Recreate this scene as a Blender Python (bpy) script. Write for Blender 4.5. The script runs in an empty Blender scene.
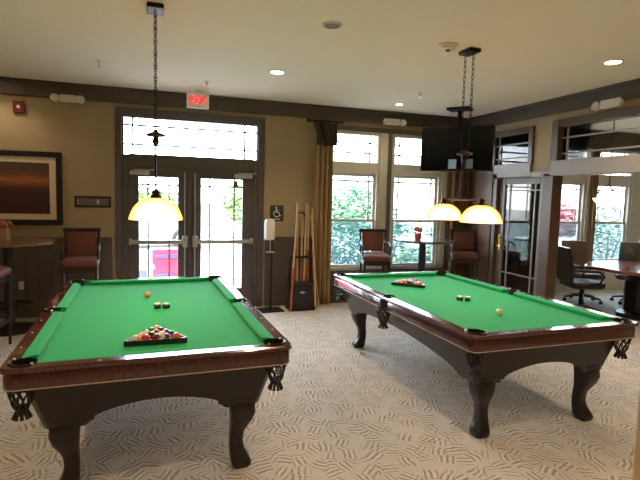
import bpy, bmesh, math, random
from mathutils import Vector, Matrix
random.seed(7)
PI = math.pi
SC = bpy.context.scene
COL = SC.collection

# ------------------------------------------------------------------ helpers
def lin(c):
    c = c / 255.0
    return c / 12.92 if c <= 0.04045 else ((c + 0.055) / 1.055) ** 2.4
def rgb(r, g, b): return (lin(r), lin(g), lin(b), 1)

def nt(name):
    m = bpy.data.materials.new(name); m.use_nodes = True
    t = m.node_tree
    for n in list(t.nodes): t.nodes.remove(n)
    out = t.nodes.new('ShaderNodeOutputMaterial')
    return m, t, out

def mat(name, col, rough=.5, metal=0, var=.12, scale=8, bump=0, bscale=60, stretch=(1, 1, 1), coat=0, sheen=0, emis=None, estr=0, spec=.5):
    m, t, out = nt(name)
    N = t.nodes; L = t.links
    p = N.new('ShaderNodeBsdfPrincipled')
    L.new(p.outputs[0], out.inputs[0])
    c = rgb(*col)
    tc = N.new('ShaderNodeTexCoord'); mp = N.new('ShaderNodeMapping'); mp.inputs['Scale'].default_value = stretch
    L.new(tc.outputs['Object'], mp.inputs[0])
    nz = N.new('ShaderNodeTexNoise'); nz.inputs['Scale'].default_value = scale; nz.inputs['Detail'].default_value = 5
    L.new(mp.outputs[0], nz.inputs['Vector'])
    mx = N.new('ShaderNodeMix'); mx.data_type = 'RGBA'
    mx.inputs[6].default_value = (c[0] * (1 - var), c[1] * (1 - var), c[2] * (1 - var), 1)
    mx.inputs[7].default_value = (min(1, c[0] * (1 + var)), min(1, c[1] * (1 + var)), min(1, c[2] * (1 + var)), 1)
    L.new(nz.outputs[0], mx.inputs[0]); L.new(mx.outputs[2], p.inputs['Base Color'])
    p.inputs['Roughness'].default_value = rough; p.inputs['Metallic'].default_value = metal
    p.inputs['Coat Weight'].default_value = coat; p.inputs['Coat Roughness'].default_value = .06
    p.inputs['Sheen Weight'].default_value = sheen
    p.inputs['Specular IOR Level'].default_value = spec
    if emis: p.inputs['Emission Color'].default_value = rgb(*emis); p.inputs['Emission Strength'].default_value = estr
    if bump:
        n2 = N.new('ShaderNodeTexNoise'); n2.inputs['Scale'].default_value = bscale
        L.new(mp.outputs[0], n2.inputs['Vector'])
        b = N.new('ShaderNodeBump'); b.inputs['Strength'].default_value = bump; b.inputs['Distance'].default_value = .01
        L.new(n2.outputs[0], b.inputs['Height']); L.new(b.outputs[0], p.inputs['Normal'])
    return m

def glass(name, tint=(1, 1, 1), refl=.35, haze=0.0, hazecol=(200, 210, 220)):
    m, t, out = nt(name); N = t.nodes; L = t.links
    tr = N.new('ShaderNodeBsdfTransparent'); tr.inputs[0].default_value = (*tint, 1)
    gl = N.new('ShaderNodeBsdfGlossy'); gl.inputs['Roughness'].default_value = .03
    fr = N.new('ShaderNodeFresnel'); fr.inputs[0].default_value = 1.45
    mul = N.new('ShaderNodeMath'); mul.operation = 'MULTIPLY'; mul.inputs[1].default_value = refl
    L.new(fr.outputs[0], mul.inputs[0])
    mx = N.new('ShaderNodeMixShader'); L.new(mul.outputs[0], mx.inputs[0]); L.new(tr.outputs[0], mx.inputs[1]); L.new(gl.outputs[0], mx.inputs[2])
    if haze:
        df = N.new('ShaderNodeBsdfDiffuse'); df.inputs[0].default_value = rgb(*hazecol)
        tl = N.new('ShaderNodeBsdfTranslucent'); tl.inputs[0].default_value = rgb(*hazecol)
        m0 = N.new('ShaderNodeMixShader'); m0.inputs[0].default_value = .5
        L.new(df.outputs[0], m0.inputs[1]); L.new(tl.outputs[0], m0.inputs[2])
        m2 = N.new('ShaderNodeMixShader'); m2.inputs[0].default_value = haze
        L.new(mx.outputs[0], m2.inputs[1]); L.new(m0.outputs[0], m2.inputs[2]); L.new(m2.outputs[0], out.inputs[0])
    else: L.new(mx.outputs[0], out.inputs[0])
    return m

def emit(name, col, s):
    m, t, out = nt(name)
    e = t.nodes.new('ShaderNodeEmission'); e.inputs[0].default_value = rgb(*col); e.inputs[1].default_value = s
    t.links.new(e.outputs[0], out.inputs[0]); return m

class MB:
    def __init__(s): s.bm = bmesh.new()
    def face(s, vs):
        try: s.bm.faces.new(vs)
        except ValueError: pass
    def box(s, x0, x1, y0, y1, z0, z1, M=None):
        v = []
        for z in (z0, z1):
            for x, y in ((x0, y0), (x1, y0), (x1, y1), (x0, y1)):
                p = Vector((x, y, z)); v.append(s.bm.verts.new(M @ p if M else p))
        for f in ((3, 2, 1, 0), (4, 5, 6, 7), (0, 1, 5, 4), (1, 2, 6, 5), (2, 3, 7, 6), (3, 0, 4, 7)): s.face([v[i] for i in f])
        return s
    def loft(s, secs, cap=True, closed=False):
        rows = [[s.bm.verts.new(p) for p in sec] for sec in secs]
        n = len(rows[0]); R = len(rows)
        for i in range(R if closed else R - 1):
            a, b = rows[i], rows[(i + 1) % R]
            for j in range(n): s.face([a[j], a[(j + 1) % n], b[(j + 1) % n], b[j]])
        if cap and not closed: s.face(rows[0][::-1]); s.face(rows[-1])
        return s
    def prism(s, pts, z0, z1, M=None):
        f = (lambda p: M @ Vector(p)) if M else Vector
        return s.loft([[f((x, y, z0)) for x, y in pts], [f((x, y, z1)) for x, y in pts]])
    def lathe(s, prof, seg=24, c=(0, 0, 0), M=None, cap=True):
        secs = []
        for r, z in prof:
            sec = []
            for i in range(seg):
                a = 2 * PI * i / seg
                p = Vector((c[0] + r * math.cos(a), c[1] + r * math.sin(a), c[2] + z)); sec.append(M @ p if M else p)
            secs.append(sec)
        return s.loft(secs, cap)
    def tube(s, pts, r, seg=8, closed=False):
        P = [Vector(p) for p in pts]; n = len(P); secs = []
        up = None
        for i in range(n):
            if closed: d = P[(i + 1) % n] - P[i - 1]
            else: d = P[min(i + 1, n - 1)] - P[max(i - 1, 0)]
            d.normalize()
            if up is None:
                up = Vector((0, 0, 1)) if abs(d.z) < .9 else Vector((1, 0, 0))
            a = d.cross(up)
            if a.length < 1e-5: a = d.cross(Vector((0, 1, 0)))
            a.normalize(); up = a.cross(d).normalized()
            rr = r[i] if isinstance(r, (list, tuple)) else r
            secs.append([P[i] + (a * math.cos(2 * PI * k / seg) + up * math.sin(2 * PI * k / seg)) * rr for k in range(seg)])
        return s.loft(secs, True, closed)
    def sphere(s, c, r, seg=16, sz=1):
        n = seg // 2
        prof = [(max(1e-4, r * math.sin(PI * i / n)), -r * sz * math.cos(PI * i / n)) for i in range(n + 1)]
        return s.lathe(prof, seg, c)
    def grid(s, f, nu, nv):
        rows = [[s.bm.verts.new(f(i / nu, j / nv)) for j in range(nv + 1)] for i in range(nu + 1)]
        for i in range(nu):
            for j in range(nv): s.face([rows[i][j], rows[i + 1][j], rows[i + 1][j + 1], rows[i][j + 1]])
        return s
    def build(s, name, m, parent=None, bevel=0, solid=0, smooth=True, label=None, loc=None, rot=None, fix=True):
        if fix: bmesh.ops.recalc_face_normals(s.bm, faces=s.bm.faces)
        me = bpy.data.meshes.new(name); s.bm.to_mesh(me); s.bm.free()
        me.materials.append(m)
        if smooth:
            me.shade_smooth(); me.set_sharp_from_angle(angle=math.radians(38))
        o = bpy.data.objects.new(name, me); COL.objects.link(o)
        if parent: o.parent = parent
        if loc: o.location = loc
        if rot: o.rotation_euler = rot
        if solid:
            d = o.modifiers.new('solid', 'SOLIDIFY'); d.thickness = solid; d.offset = 0
        if bevel:
            d = o.modifiers.new('bevel', 'BEVEL'); d.width = bevel; d.segments = 2; d.limit_method = 'ANGLE'; d.angle_limit = math.radians(40)
        if label: o['label'] = label
        return o

def tag(o, label, cat, group=None, kind=None):
    o['label'] = label; o['category'] = cat
    if group: o['group'] = group
    if kind: o['kind'] = kind
    return o
def thing(name, label, cat, loc=(0, 0, 0), rz=0, group=None):
    o = bpy.data.objects.new(name, None); COL.objects.link(o)
    o.location = loc; o.rotation_euler = (0, 0, rz); o.empty_display_size = .1
    return tag(o, label, cat, group)
def struct(o):
    o['kind'] = 'structure'; return o
def copy_tree(o, parent=None):
    c = o.copy(); COL.objects.link(c)
    if parent: c.parent = parent
    for ch in list(o.children): copy_tree(ch, c)
    return c
def text_mesh(txt, size, m, name, parent, loc, rot, ext=.002, bold=0):
    cu = bpy.data.curves.new(name, 'FONT'); cu.body = txt; cu.size = size; cu.extrude = ext; cu.align_x = 'CENTER'; cu.align_y = 'CENTER'; cu.offset = bold; cu.space_character = 1.22
    t = bpy.data.objects.new(name + '_c', cu); COL.objects.link(t)
    dg = bpy.context.evaluated_depsgraph_get()
    me = bpy.data.meshes.new_from_object(t.evaluated_get(dg)); bpy.data.objects.remove(t)
    me.materials.clear(); me.materials.append(m)
    o = bpy.data.objects.new(name, me); COL.objects.link(o); o.parent = parent; o.location = loc; o.rotation_euler = rot
    return o
def boolean_cut(o, cutter_mb):
    """cut the closed shapes of cutter_mb out of o's mesh, for good"""
    me = bpy.data.meshes.new('cut'); bmesh.ops.recalc_face_normals(cutter_mb.bm, faces=cutter_mb.bm.faces); cutter_mb.bm.to_mesh(me); cutter_mb.bm.free()
    c = bpy.data.objects.new('cut', me); COL.objects.link(c)
    par = o.parent; o.parent = None
    md = o.modifiers.new('b', 'BOOLEAN'); md.operation = 'DIFFERENCE'; md.solver = 'EXACT'; md.object = c
    bpy.context.view_layer.update()
    dg = bpy.context.evaluated_depsgraph_get()
    nm = bpy.data.meshes.new_from_object(o.evaluated_get(dg))
    o.modifiers.remove(md); old = o.data; o.data = nm; o.parent = par
    nm.shade_smooth(); nm.set_sharp_from_angle(angle=math.radians(38))
    bpy.data.objects.remove(c); bpy.data.meshes.remove(me)
    return o

# ------------------------------------------------------------------ materials
M_wall = mat('tan_paint', (166, 146, 112), .8, var=.05, scale=3, bump=.05, bscale=150)
M_ceil = mat('ceiling_paint', (238, 226, 206), .9, var=.02, scale=3, bump=.06, bscale=120)
M_trim = mat('taupe_trim', (94, 82, 74), .45, var=.06, scale=6)
M_wains = mat('taupe_wainscot', (88, 77, 69), .5, var=.06, scale=5)
M_crown = mat('crown_brown', (82, 70, 60), .5, var=.08, scale=5)
M_cream = mat('cream_window_frame', (205, 200, 186), .5, var=.04)
M_greywood = mat('grey_partition_trim', (150, 140, 132), .45, var=.08, scale=6)
M_brownwood = mat('brown_partition_post', (88, 66, 50), .4, var=.2, scale=5, stretch=(6, 6, .6))
M_mah = mat('dark_mahogany', (27, 15, 12), .38, var=.45, scale=6, stretch=(1, 1, 6), coat=.15)
M_rail = mat('rail_mahogany', (70, 28, 21), .2, var=.15, scale=7, stretch=(5, .6, 1), coat=.9)
M_felt = mat('green_felt', (20, 164, 98), .9, var=.05, scale=30, bump=.1, bscale=400, sheen=.12, spec=.15)
M_pearl = mat('pearl_sight', (235, 228, 210), .2, var=.03)
M_black = mat('black_leather', (22, 20, 19), .45, var=.2, scale=20, bump=.2)
M_iron = mat('dark_bronze', (42, 32, 26), .4, metal=.7, var=.2)
M_silver = mat('brushed_silver', (190, 190, 192), .3, metal=.85, var=.05)
M_line = mat('pale_rail_line', (190, 165, 150), .3, var=.05)
M_dwood = mat('espresso_wood', (44, 30, 25), .35, var=.25, scale=6, stretch=(1, 1, 5))
M_uphol = mat('rust_upholstery', (104, 56, 44), .55, var=.12, scale=14, bump=.15, bscale=300)
M_brleather = mat('brown_leather', (96, 78, 66), .4, var=.15, scale=10, bump=.2)
M_bkleather = mat('navy_black_leather', (34, 34, 40), .32, var=.15, scale=10, bump=.2)
M_tabtop = mat('pub_table_top', (124, 80, 52), .22, var=.25, scale=5, stretch=(1, 6, 1), coat=.6)
M_white = mat('white_plastic', (232, 230, 224), .35, var=.02)
M_whitebox = mat('off_white_plastic', (214, 208, 196), .4, var=.03)
M_red = mat('alarm_red', (108, 14, 16), .4, var=.05)
M_curt = mat('tan_drape', (168, 140, 98), .8, var=.08, scale=4, stretch=(10, 10, .4))
M_curt2 = mat('brown_drape', (122, 94, 66), .8, var=.12, scale=4, stretch=(10, 10, .4))
M_val = mat('dark_valance', (66, 54, 46), .8, var=.2, scale=12)
M_tv = mat('tv_black', (14, 15, 17), .3, var=.1)
M_screen = mat('tv_screen', (4, 6, 7), .2, var=.1, spec=.25)
M_frameblk = mat('black_picture_frame', (26, 20, 19), .35, var=.2)
M_matboard = mat('cream_mat_board', (226, 206, 178), .8, var=.02)
M_glass = glass('window_glass', (.94, .96, .97), .5)
M_screenmesh = glass('insect_screen', (.72, .80, .82), .2, .12, (110, 130, 140))
M_pglass = glass('partition_glass', (.93, .93, .92), 1.0)
M_doorglass = glass('tinted_door_glass', (.55, .52, .47), .9)
M_muntin = mat('grille_bar', (150, 146, 140), .5, var=.04)
M_dmuntin = mat('dark_grille_bar', (92, 90, 90), .5, var=.04)
M_doorpaint = mat('door_charcoal', (84, 77, 74), .4, var=.06)
M_canlit = emit('lit_lamp', (255, 226, 180), 14)
M_exit = emit('exit_red', (255, 24, 50), 1.1)
M_ltwood = mat('maple_cue', (206, 170, 122), .3, var=.1, scale=8, stretch=(1, 1, .4), coat=.3)
M_orwood = mat('amber_cue', (170, 92, 44), .3, var=.15, scale=8, stretch=(1, 1, .4), coat=.3)
M_pok = mat('poker_table_top', (128, 66, 56), .18, var=.15, scale=5, coat=.7)
M_leaf = mat('shrub_leaf', (58, 100, 60), .6, var=.35, scale=2)
M_leaf2 = mat('bright_leaf', (112, 138, 72), .6, var=.3, scale=2)
M_leafred = mat('maple_leaf_red', (150, 92, 98), .6, var=.25, scale=2)
M_bark = mat('bark', (90, 76, 64), .9, var=.2)
M_stucco = mat('pale_siding', (205, 205, 200), .8, var=.04)
M_roof = mat('grey_shingle', (150, 150, 155), .9, var=.15, scale=20)

def art_mat():
    m, t, out = nt('sunset_print'); N = t.nodes; L = t.links
    p = N.new('ShaderNodeBsdfPrincipled'); p.inputs['Roughness'].default_value = .35
    tc = N.new('ShaderNodeTexCoord'); sp = N.new('ShaderNodeSeparateXYZ'); L.new(tc.outputs['Object'], sp.inputs[0])
    nz = N.new('ShaderNodeTexNoise'); nz.inputs['Scale'].default_value = 3
    mp = N.new('ShaderNodeMapping'); mp.inputs['Scale'].default_value = (.6, 1, 8); L.new(tc.outputs['Object'], mp.inputs[0]); L.new(mp.outputs[0], nz.inputs[0])
    ad = N.new('ShaderNodeMath'); ad.operation = 'MULTIPLY_ADD'; ad.inputs[1].default_value = .14; L.new(nz.outputs[0], ad.inputs[0]); L.new(sp.outputs[2], ad.inputs[2])
    mr = N.new('ShaderNodeMapRange'); mr.inputs[1].default_value = -.26; mr.inputs[2].default_value = .40; L.new(ad.outputs[0], mr.inputs[0])
    cr = N.new('ShaderNodeValToRGB'); e = cr.color_ramp.elements
    e[0].position = 0; e[0].color = rgb(60, 30, 36); e[1].position = 1; e[1].color = rgb(84, 66, 60)
    for q, c in ((.3, (66, 34, 42)), (.48, (74, 44, 46)), (.55, (118, 66, 48)), (.66, (176, 108, 64)), (.74, (120, 74, 60)), (.85, (92, 66, 56))):
        k = e.new(q); k.color = rgb(*c)
    L.new(mr.outputs[0], cr.inputs[0]); L.new(cr.outputs[0], p.inputs['Base Color']); L.new(p.outputs[0], out.inputs[0]); return m
M_art = art_mat()

def carpet_mat():
    m, t, out = nt('leaf_carpet'); N = t.nodes; L = t.links
    def math_(op, a, b=None, c=None, clamp=False):
        n = N.new('ShaderNodeMath'); n.operation = op; n.use_clamp = clamp
        for i, v in enumerate((a, b, c)):
            if v is None: continue
            if isinstance(v, (int, float)): n.inputs[i].default_value = v
            else: L.new(v, n.inputs[i])
        return n.outputs[0]
    tc = N.new('ShaderNodeTexCoord')
    wn = N.new('ShaderNodeTexNoise'); wn.inputs['Scale'].default_value = 6; L.new(tc.outputs['Object'], wn.inputs[0])
    sub = N.new('ShaderNodeVectorMath'); sub.operation = 'MULTIPLY_ADD'; L.new(wn.outputs['Color'], sub.inputs[0]); sub.inputs[1].default_value = (.05, .05, 0); L.new(tc.outputs['Object'], sub.inputs[2])
    def layer(scale, period, half, thr, off, bmax):
        mp = N.new('ShaderNodeMapping'); mp.inputs['Location'].default_value = off; L.new(sub.outputs[0], mp.inputs[0])
        vo = N.new('ShaderNodeTexVoronoi'); vo.voronoi_dimensions = '2D'; vo.inputs['Scale'].default_value = scale
        L.new(mp.outputs[0], vo.inputs['Vector'])
        d = N.new('ShaderNodeVectorMath'); d.operation = 'SUBTRACT'; L.new(mp.outputs[0], d.inputs[0]); L.new(vo.outputs['Position'], d.inputs[1])
        sc = N.new('ShaderNodeSeparateColor'); L.new(vo.outputs['Color'], sc.inputs[0])
        vr = N.new('ShaderNodeVectorRotate'); vr.rotation_type = 'Z_AXIS'; L.new(d.outputs[0], vr.inputs['Vector']); L.new(math_('MULTIPLY', sc.outputs[0], 6.283), vr.inputs['Angle'])
        sx = N.new('ShaderNodeSeparateXYZ'); L.new(vr.outputs[0], sx.inputs[0])
        bend = math_('MULTIPLY', math_('MULTIPLY', sx.outputs[0], sx.outputs[0]), 1.6)
        b = math_('ADD', sx.outputs[1], bend)
        s_ = math_('SINE', math_('MULTIPLY', b, 6.283 / period))
        edge = math_('MULTIPLY', math_('MULTIPLY', math_('SUBTRACT', half, math_('ABSOLUTE', sx.outputs[0])), 90, clamp=True), math_('MULTIPLY', math_('SUBTRACT', bmax, math_('ABSOLUTE', b)), 200, clamp=True))
        return math_('MULTIPLY', math_('MULTIPLY', math_('SUBTRACT', s_, thr), 4, clamp=True), edge), math_('MULTIPLY', math_('MULTIPLY', math_('SUBTRACT', math_('MULTIPLY', s_, -1), thr), 4, clamp=True), edge)
    d1, l1 = layer(7.5, .038, .055, .25, (0, 0, 0), .051)
    d2, l2 = layer(7, .036, .055, .35, (3.3, 1.7, 0), .045)
    dark = math_('MAXIMUM', d1, math_('MULTIPLY', d2, .7)); light = math_('MAXIMUM', l1, math_('MULTIPLY', l2, .6))
    base = N.new('ShaderNodeMix'); base.data_type = 'RGBA'; base.inputs[6].default_value = rgb(208, 196, 182); base.inputs[7].default_value = rgb(220, 210, 197)
    bn = N.new('ShaderNodeTexNoise'); bn.inputs['Scale'].default_value = 40; L.new(tc.outputs['Object'], bn.inputs[0]); L.new(bn.outputs[0], base.inputs[0])
    m1 = N.new('ShaderNodeMix'); m1.data_type = 'RGBA'; m1.inputs[7].default_value = rgb(128, 108, 90); L.new(math_('MULTIPLY', dark, .68), m1.inputs[0]); L.new(base.outputs[2], m1.inputs[6])
    m2 = N.new('ShaderNodeMix'); m2.data_type = 'RGBA'; m2.inputs[7].default_value = rgb(232, 220, 202); L.new(math_('MULTIPLY', light, .75), m2.inputs[0]); L.new(m1.outputs[2], m2.inputs[6])
    p = N.new('ShaderNodeBsdfPrincipled'); p.inputs['Roughness'].default_value = .95; p.inputs['Specular IOR Level'].default_value = .15; p.inputs['Sheen Weight'].default_value = .2
    L.new(m2.outputs[2], p.inputs['Base Color'])
    h = math_('SUBTRACT', light, dark)
    fz = N.new('ShaderNodeTexNoise'); fz.inputs['Scale'].default_value = 500; L.new(tc.outputs['Object'], fz.inputs[0])
    hh = math_('ADD', h, math_('MULTIPLY', fz.outputs[0], .6))
    bp = N.new('ShaderNodeBump'); bp.inputs['Strength'].default_value = .6; bp.inputs['Distance'].default_value = .006; L.new(hh, bp.inputs['Height']); L.new(bp.outputs[0], p.inputs['Normal'])
    L.new(p.outputs[0], out.inputs[0]); return m
M_carpet = carpet_mat()

def shade_mat(name, col, es):
    m, t, out = nt(name); N = t.nodes; L = t.links
    df = N.new('ShaderNodeBsdfDiffuse'); df.inputs[0].default_value = rgb(*col)
    tl = N.new('ShaderNodeBsdfTranslucent'); tl.inputs[0].default_value = rgb(*col)
    gl = N.new('ShaderNodeBsdfGlossy'); gl.inputs['Roughness'].default_value = .15
    em = N.new('ShaderNodeEmission'); em.inputs[1].default_value = es
    lw = N.new('ShaderNodeLayerWeight'); lw.inputs[0].default_value = .45
    cr = N.new('ShaderNodeValToRGB'); cr.color_ramp.elements[0].position = .15; cr.color_ramp.elements[0].color = (*[q * 1.9 for q in rgb(255, 243, 196)[:3]], 1)
    cr.color_ramp.elements[1].position = .75; cr.color_ramp.elements[1].color = rgb(*col)
    L.new(lw.outputs['Facing'], cr.inputs[0]); L.new(cr.outputs[0], em.inputs[0])
    a = N.new('ShaderNodeMixShader'); a.inputs[0].default_value = .7; L.new(df.outputs[0], a.inputs[1]); L.new(tl.outputs[0], a.inputs[2])
    b = N.new('ShaderNodeMixShader'); b.inputs[0].default_value = .05; L.new(a.outputs[0], b.inputs[1]); L.new(gl.outputs[0], b.inputs[2])
    c = N.new('ShaderNodeAddShader'); L.new(b.outputs[0], c.inputs[0]); L.new(em.outputs[0], c.inputs[1]); L.new(c.outputs[0], out.inputs[0]); return m

# ------------------------------------------------------------------ room shell
D = 7.26; XR = 5.09; HC = 3.07; XL = -3.1; YB = -2.6; XE = 10.2; YC = 2.2; WT = .15
m = MB().box(XL - .15, XE + .15, YB - .15, D + WT, -.12, 0); struct(m.build('floor', M_carpet, smooth=False))
m = MB().box(XL - .15, XE + .15, YB - .15, D + WT, HC, HC + .12); struct(m.build('ceiling', M_ceil, smooth=False))

def holed(mb, axis, c0, c1, a0, a1, z0, z1, holes):
    """wall slab between c0..c1 on the other axis, spanning a0..a1, with (a,b,zlo,zhi) holes"""
    xs = sorted({a0, a1, *[h[0] for h in holes], *[h[1] for h in holes]}); zs = sorted({z0, z1, *[h[2] for h in holes], *[h[3] for h in holes]})
    xs = [x for x in xs if a0 <= x <= a1]; zs = [z for z in zs if z0 <= z <= z1]
    for i in range(len(xs) - 1):
        run = None
        for j in range(len(zs) - 1):
            cx = (xs[i] + xs[i + 1]) / 2; cz = (zs[j] + zs[j + 1]) / 2
            inside = any(h[0] < cx < h[1] and h[2] < cz < h[3] for h in holes)
            if not inside:
                if run is None: run = [zs[j], zs[j + 1]]
                else: run[1] = zs[j + 1]
            if inside or j == len(zs) - 2:
                if run:
                    if axis == 'X': mb.box(xs[i], xs[i + 1], c0, c1, run[0], run[1])
                    else: mb.box(c0, c1, xs[i], xs[i + 1], run[0], run[1])
                    run = None
    return mb
DOOR = (-.42, 1.45, 0, 2.75)
WINS = [(2.44, 3.45, .53, 2.73), (3.66, 4.60, .53, 2.73), (5.86, 6.38, .53, 2.73), (6.90, 7.76, .53, 2.73), (8.00, 8.92, .53, 2.73), (9.2, 10.0, .53, 2.73)]
mb = holed(MB(), 'X', D, D + WT, XL, XE, 0, HC, [DOOR] + WINS); struct(mb.build('wall_back', M_wall, smooth=False))
struct(MB().box(XL - .15, XL, YB, D, 0, HC).build('wall_left', M_wall, smooth=False))
struct(MB().box(XL, XE, YB - .15, YB, 0, HC).build('wall_front', M_wall, smooth=False))
struct(MB().box(XE, XE + .15, YB, D, 0, HC).build('wall_far_right', M_wall, smooth=False))
FD = (5.45, 6.42, 0, 2.06); TR1 = (5.77, 6.60, 2.24, 2.70); WD = (1.6, 5.29, 0, 2.06); TR2 = (1.6, 5.25, 2.24, 2.70)
mb = holed(MB(), 'Y', XR, XR + .12, -1.2, D, 0, HC, [FD, TR1, WD, TR2]); struct(mb.build('wall_right', M_wall, smooth=False))
# the corner of the opening the photograph is taken from, beside the camera on the right
struct(MB().box(1.494, 1.8, 1.0, 1.135, 0, HC).build('wall_stub_right', mat('warm_cream_paint', (205, 178, 142), .8, var=.04), bevel=.01))

# wainscot: beadboard with a cap rail
def wains(mb, x0, x1, z1=1.05, y=D):
    mb.box(x0, x1, y - .012, y, .12, z1 - .1)
    n = max(1, round((x1 - x0) / .15)); w = (x1 - x0) / n
    for i in range(n): mb.box(x0 + i * w + .004, x0 + (i + 1) * w - .004, y - .02, y - .012, .14, z1 - .1)
    mb.box(x0, x1, y - .028, y, z1 - .1, z1 - .01); mb.box(x0, x1, y - .045, y, z1 - .01, z1 + .015); mb.box(x0, x1, y - .03, y, 0, .14)
    return mb
struct(wains(MB(), XL, -.55).build('trim_1', M_wains, bevel=.003))
struct(wains(MB(), 1.58, 2.36).build('trim_2', M_wains, bevel=.003))
mb = MB(); mb.box(2.36, 5.09, D - .02, D, .12, .46); mb.box(2.36, 5.09, D - .032, D, 0, .13); mb.box(2.36, 4.72, D - .07, D, .46, .53); mb.box(4.72, 5.09, D - .02, D, .46, 1.04); mb.box(4.72, 5.09, D - .04, D, 1.04, 1.065)
struct(mb.build('trim_3', M_wains, bevel=.003))
mb = MB(); mb.box(5.21, XE, D - .02, D, 0, .46); mb.box(5.21, XE, D - .05, D, .46, .52)
struct(mb.build('trim_5', M_cream, bevel=.003))
# crown band round the room
def crown(name, *b):
    mb = MB()
    for q in b: mb.box(*q)
    struct(mb.build(name, M_crown, bevel=.004))
crown('trim_6', (XL, XR, D - .045, D, 2.87, HC - .035), (XL, XR, D - .075, D, HC - .035, HC))
crown('trim_7', (XR - .045, XR, -1.2, D - .045, 2.87, HC - .035), (XR - .075, XR, -1.2, D - .075, HC - .035, HC))
crown('trim_8', (XL, XL + .045, YB, D, 2.87, HC))
crown('trim_9', (XR + .12, XE, D - .045, D, 2.735, HC))

# ------------------------------------------------------------------ windows
def window(n, x0, x1, shade=False, lo=.53, hi=2.73):
    root = bpy.data.objects.new(f'window_{n}', None); COL.objects.link(root); struct(root)
    root.location = (x0, D, 0); w = x1 - x0
    f = MB(); y0, y1 = .0, .11
    f.box(0, .05, y0, y1, lo, hi); f.box(w - .05, w, y0, y1, lo, hi); f.box(.05, w - .05, y0, y1, hi - .05, hi); f.box(.05, w - .05, y0, y1, lo, lo + .045)
    f.box(.05, w - .05, y0 - .01, y1, 2.07, 2.25)               # band between sash and transom
    f.build('window_frame', M_cream, root, bevel=.004)
    s = MB()
    for (a, b, yy) in ((1.30, 2.07, .06), (lo + .045, 1.345, .035)):
        s.box(.05, .09, yy, yy + .03, a, b); s.box(w - .09, w - .05, yy, yy + .03, a, b); s.box(.09, w - .09, yy, yy + .03, b - .04, b); s.box(.09, w - .09, yy, yy + .03, a, a + .035)
    s.build('sash', M_cream, root, bevel=.003)
    g = MB(); t = .0125
    for x in (.16, w - .16):
        g.box(x - t, x + t, .066, .078, 2.25, hi - .05); g.box(x - t, x + t, .066, .078, 1.34, 2.03)
    for z in (2.56, 2.40): g.box(.05, w - .05, .066, .078, z - t, z + t)
    g.box(.09, w - .09, .066, .078, 1.955 - t, 1.955 + t)
    g.build('muntin', M_muntin, root)
    p = MB(); p.box(.05, w - .05, .07, .074, 2.25, hi - .05); p.box(.09, w - .09, .07, .074, 1.335, 2.03); p.box(.09, w - .09, .048, .052, lo + .08, 1.305)
    p.build('pane', M_glass, root, smooth=False)
    q = MB(); q.box(.06, w - .06, .098, .1, lo + .05, 1.30); q.build('insect_screen', M_screenmesh, root, smooth=False)
    if shade:
        r = MB(); r.box(.03, w - .03, -.03, -.026, lo, 2.2); r.tube([(.03, -.03, 2.2), (w - .03, -.03, 2.2)], .02)
        r.build('added_blind', mat('added_blind_grey', (120, 122, 128), .8, var=.05), root, smooth=False)  # added blind, dims this window as seen through the door glass
    return root
for i, (a, b, c, d) in enumerate(WINS): window(i + 1, a, b, shade=(i == 2))
# casing of the paired windows
mb = MB(); mb.box(3.575, 3.635, D - .05, D - .0, .53, 2.73)
struct(MB().box(3.45, 3.66, D - .014, D + .002, .53, 2.73).build('trim_4', M_cream, bevel=.003))
mb.box(2.36, 4.70, D - .02, D, 2.73, 2.80); mb.box(2.36, 2.44, D - .02, D, .53, 2.73)
struct(mb.build('trim_10', M_trim, bevel=.004))
struct(MB().box(4.60, 4.70, D - .025, D, .53, 2.73).build('trim_11', M_cream, bevel=.004))
mb = MB()
for x0, x1 in ((5.78, 5.86), (6.38, 6.48), (6.80, 6.90), (7.76, 7.84), (7.93, 8.0), (8.92, 9.2)): mb.box(x0, x1, D - .025, D, .53, 2.73)
struct(mb.build('trim_12', M_cream, bevel=.004))
struct(MB().box(XR - .035, XR, 6.52, 7.19, 0, 2.30).build('trim_13', mat('brown_panel', (98, 68, 42), .45, var=.15, scale=4, stretch=(6, 6, .4)), bevel=.004))

# ------------------------------------------------------------------ entrance doors
mb = MB()
mb.box(-.50, -.42, D - .03, D + .1, 0, 2.75); mb.box(1.45, 1.55, D - .03, D + .1, 0, 2.75); mb.box(-.50, 1.55, D - .03, D + .1, 2.72, 2.82)
mb.box(-.42, -.34, D + .0, D + .1, 0, 2.2); mb.box(1.39, 1.45, D, D + .1, 0, 2.2); mb.box(-.42, -.395, D + .0, D + .1, 2.2, 2.72); mb.box(1.435, 1.45, D, D + .1, 2.2, 2.72); mb.box(-.34, 1.39, D + .002, D + .1, 2.02, 2.21); mb.box(.44, .515, D - .01, D + .1, 0, 2.02)
mb.box(-.42, 1.45, D, D + .1, 2.70, 2.72)
struct(mb.build('door_frame', M_doorpaint, bevel=.005))
w7 = bpy.data.objects.new('window_7', None); COL.objects.link(w7); struct(w7); w7.location = (0, D, 0)
g = MB()
for x in (-.28, 1.26): g.box(x - .012, x + .012, .03, .05, 2.2, 2.70)
for z in (2.34, 2.60): g.box(-.395, 1.435, .03, .05, z - .012, z + .012)
g.build('muntin', M_dmuntin, w7); MB().box(-.395, 1.435, .038, .042, 2.2, 2.70).build('pane', M_glass, w7, smooth=False)
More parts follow.
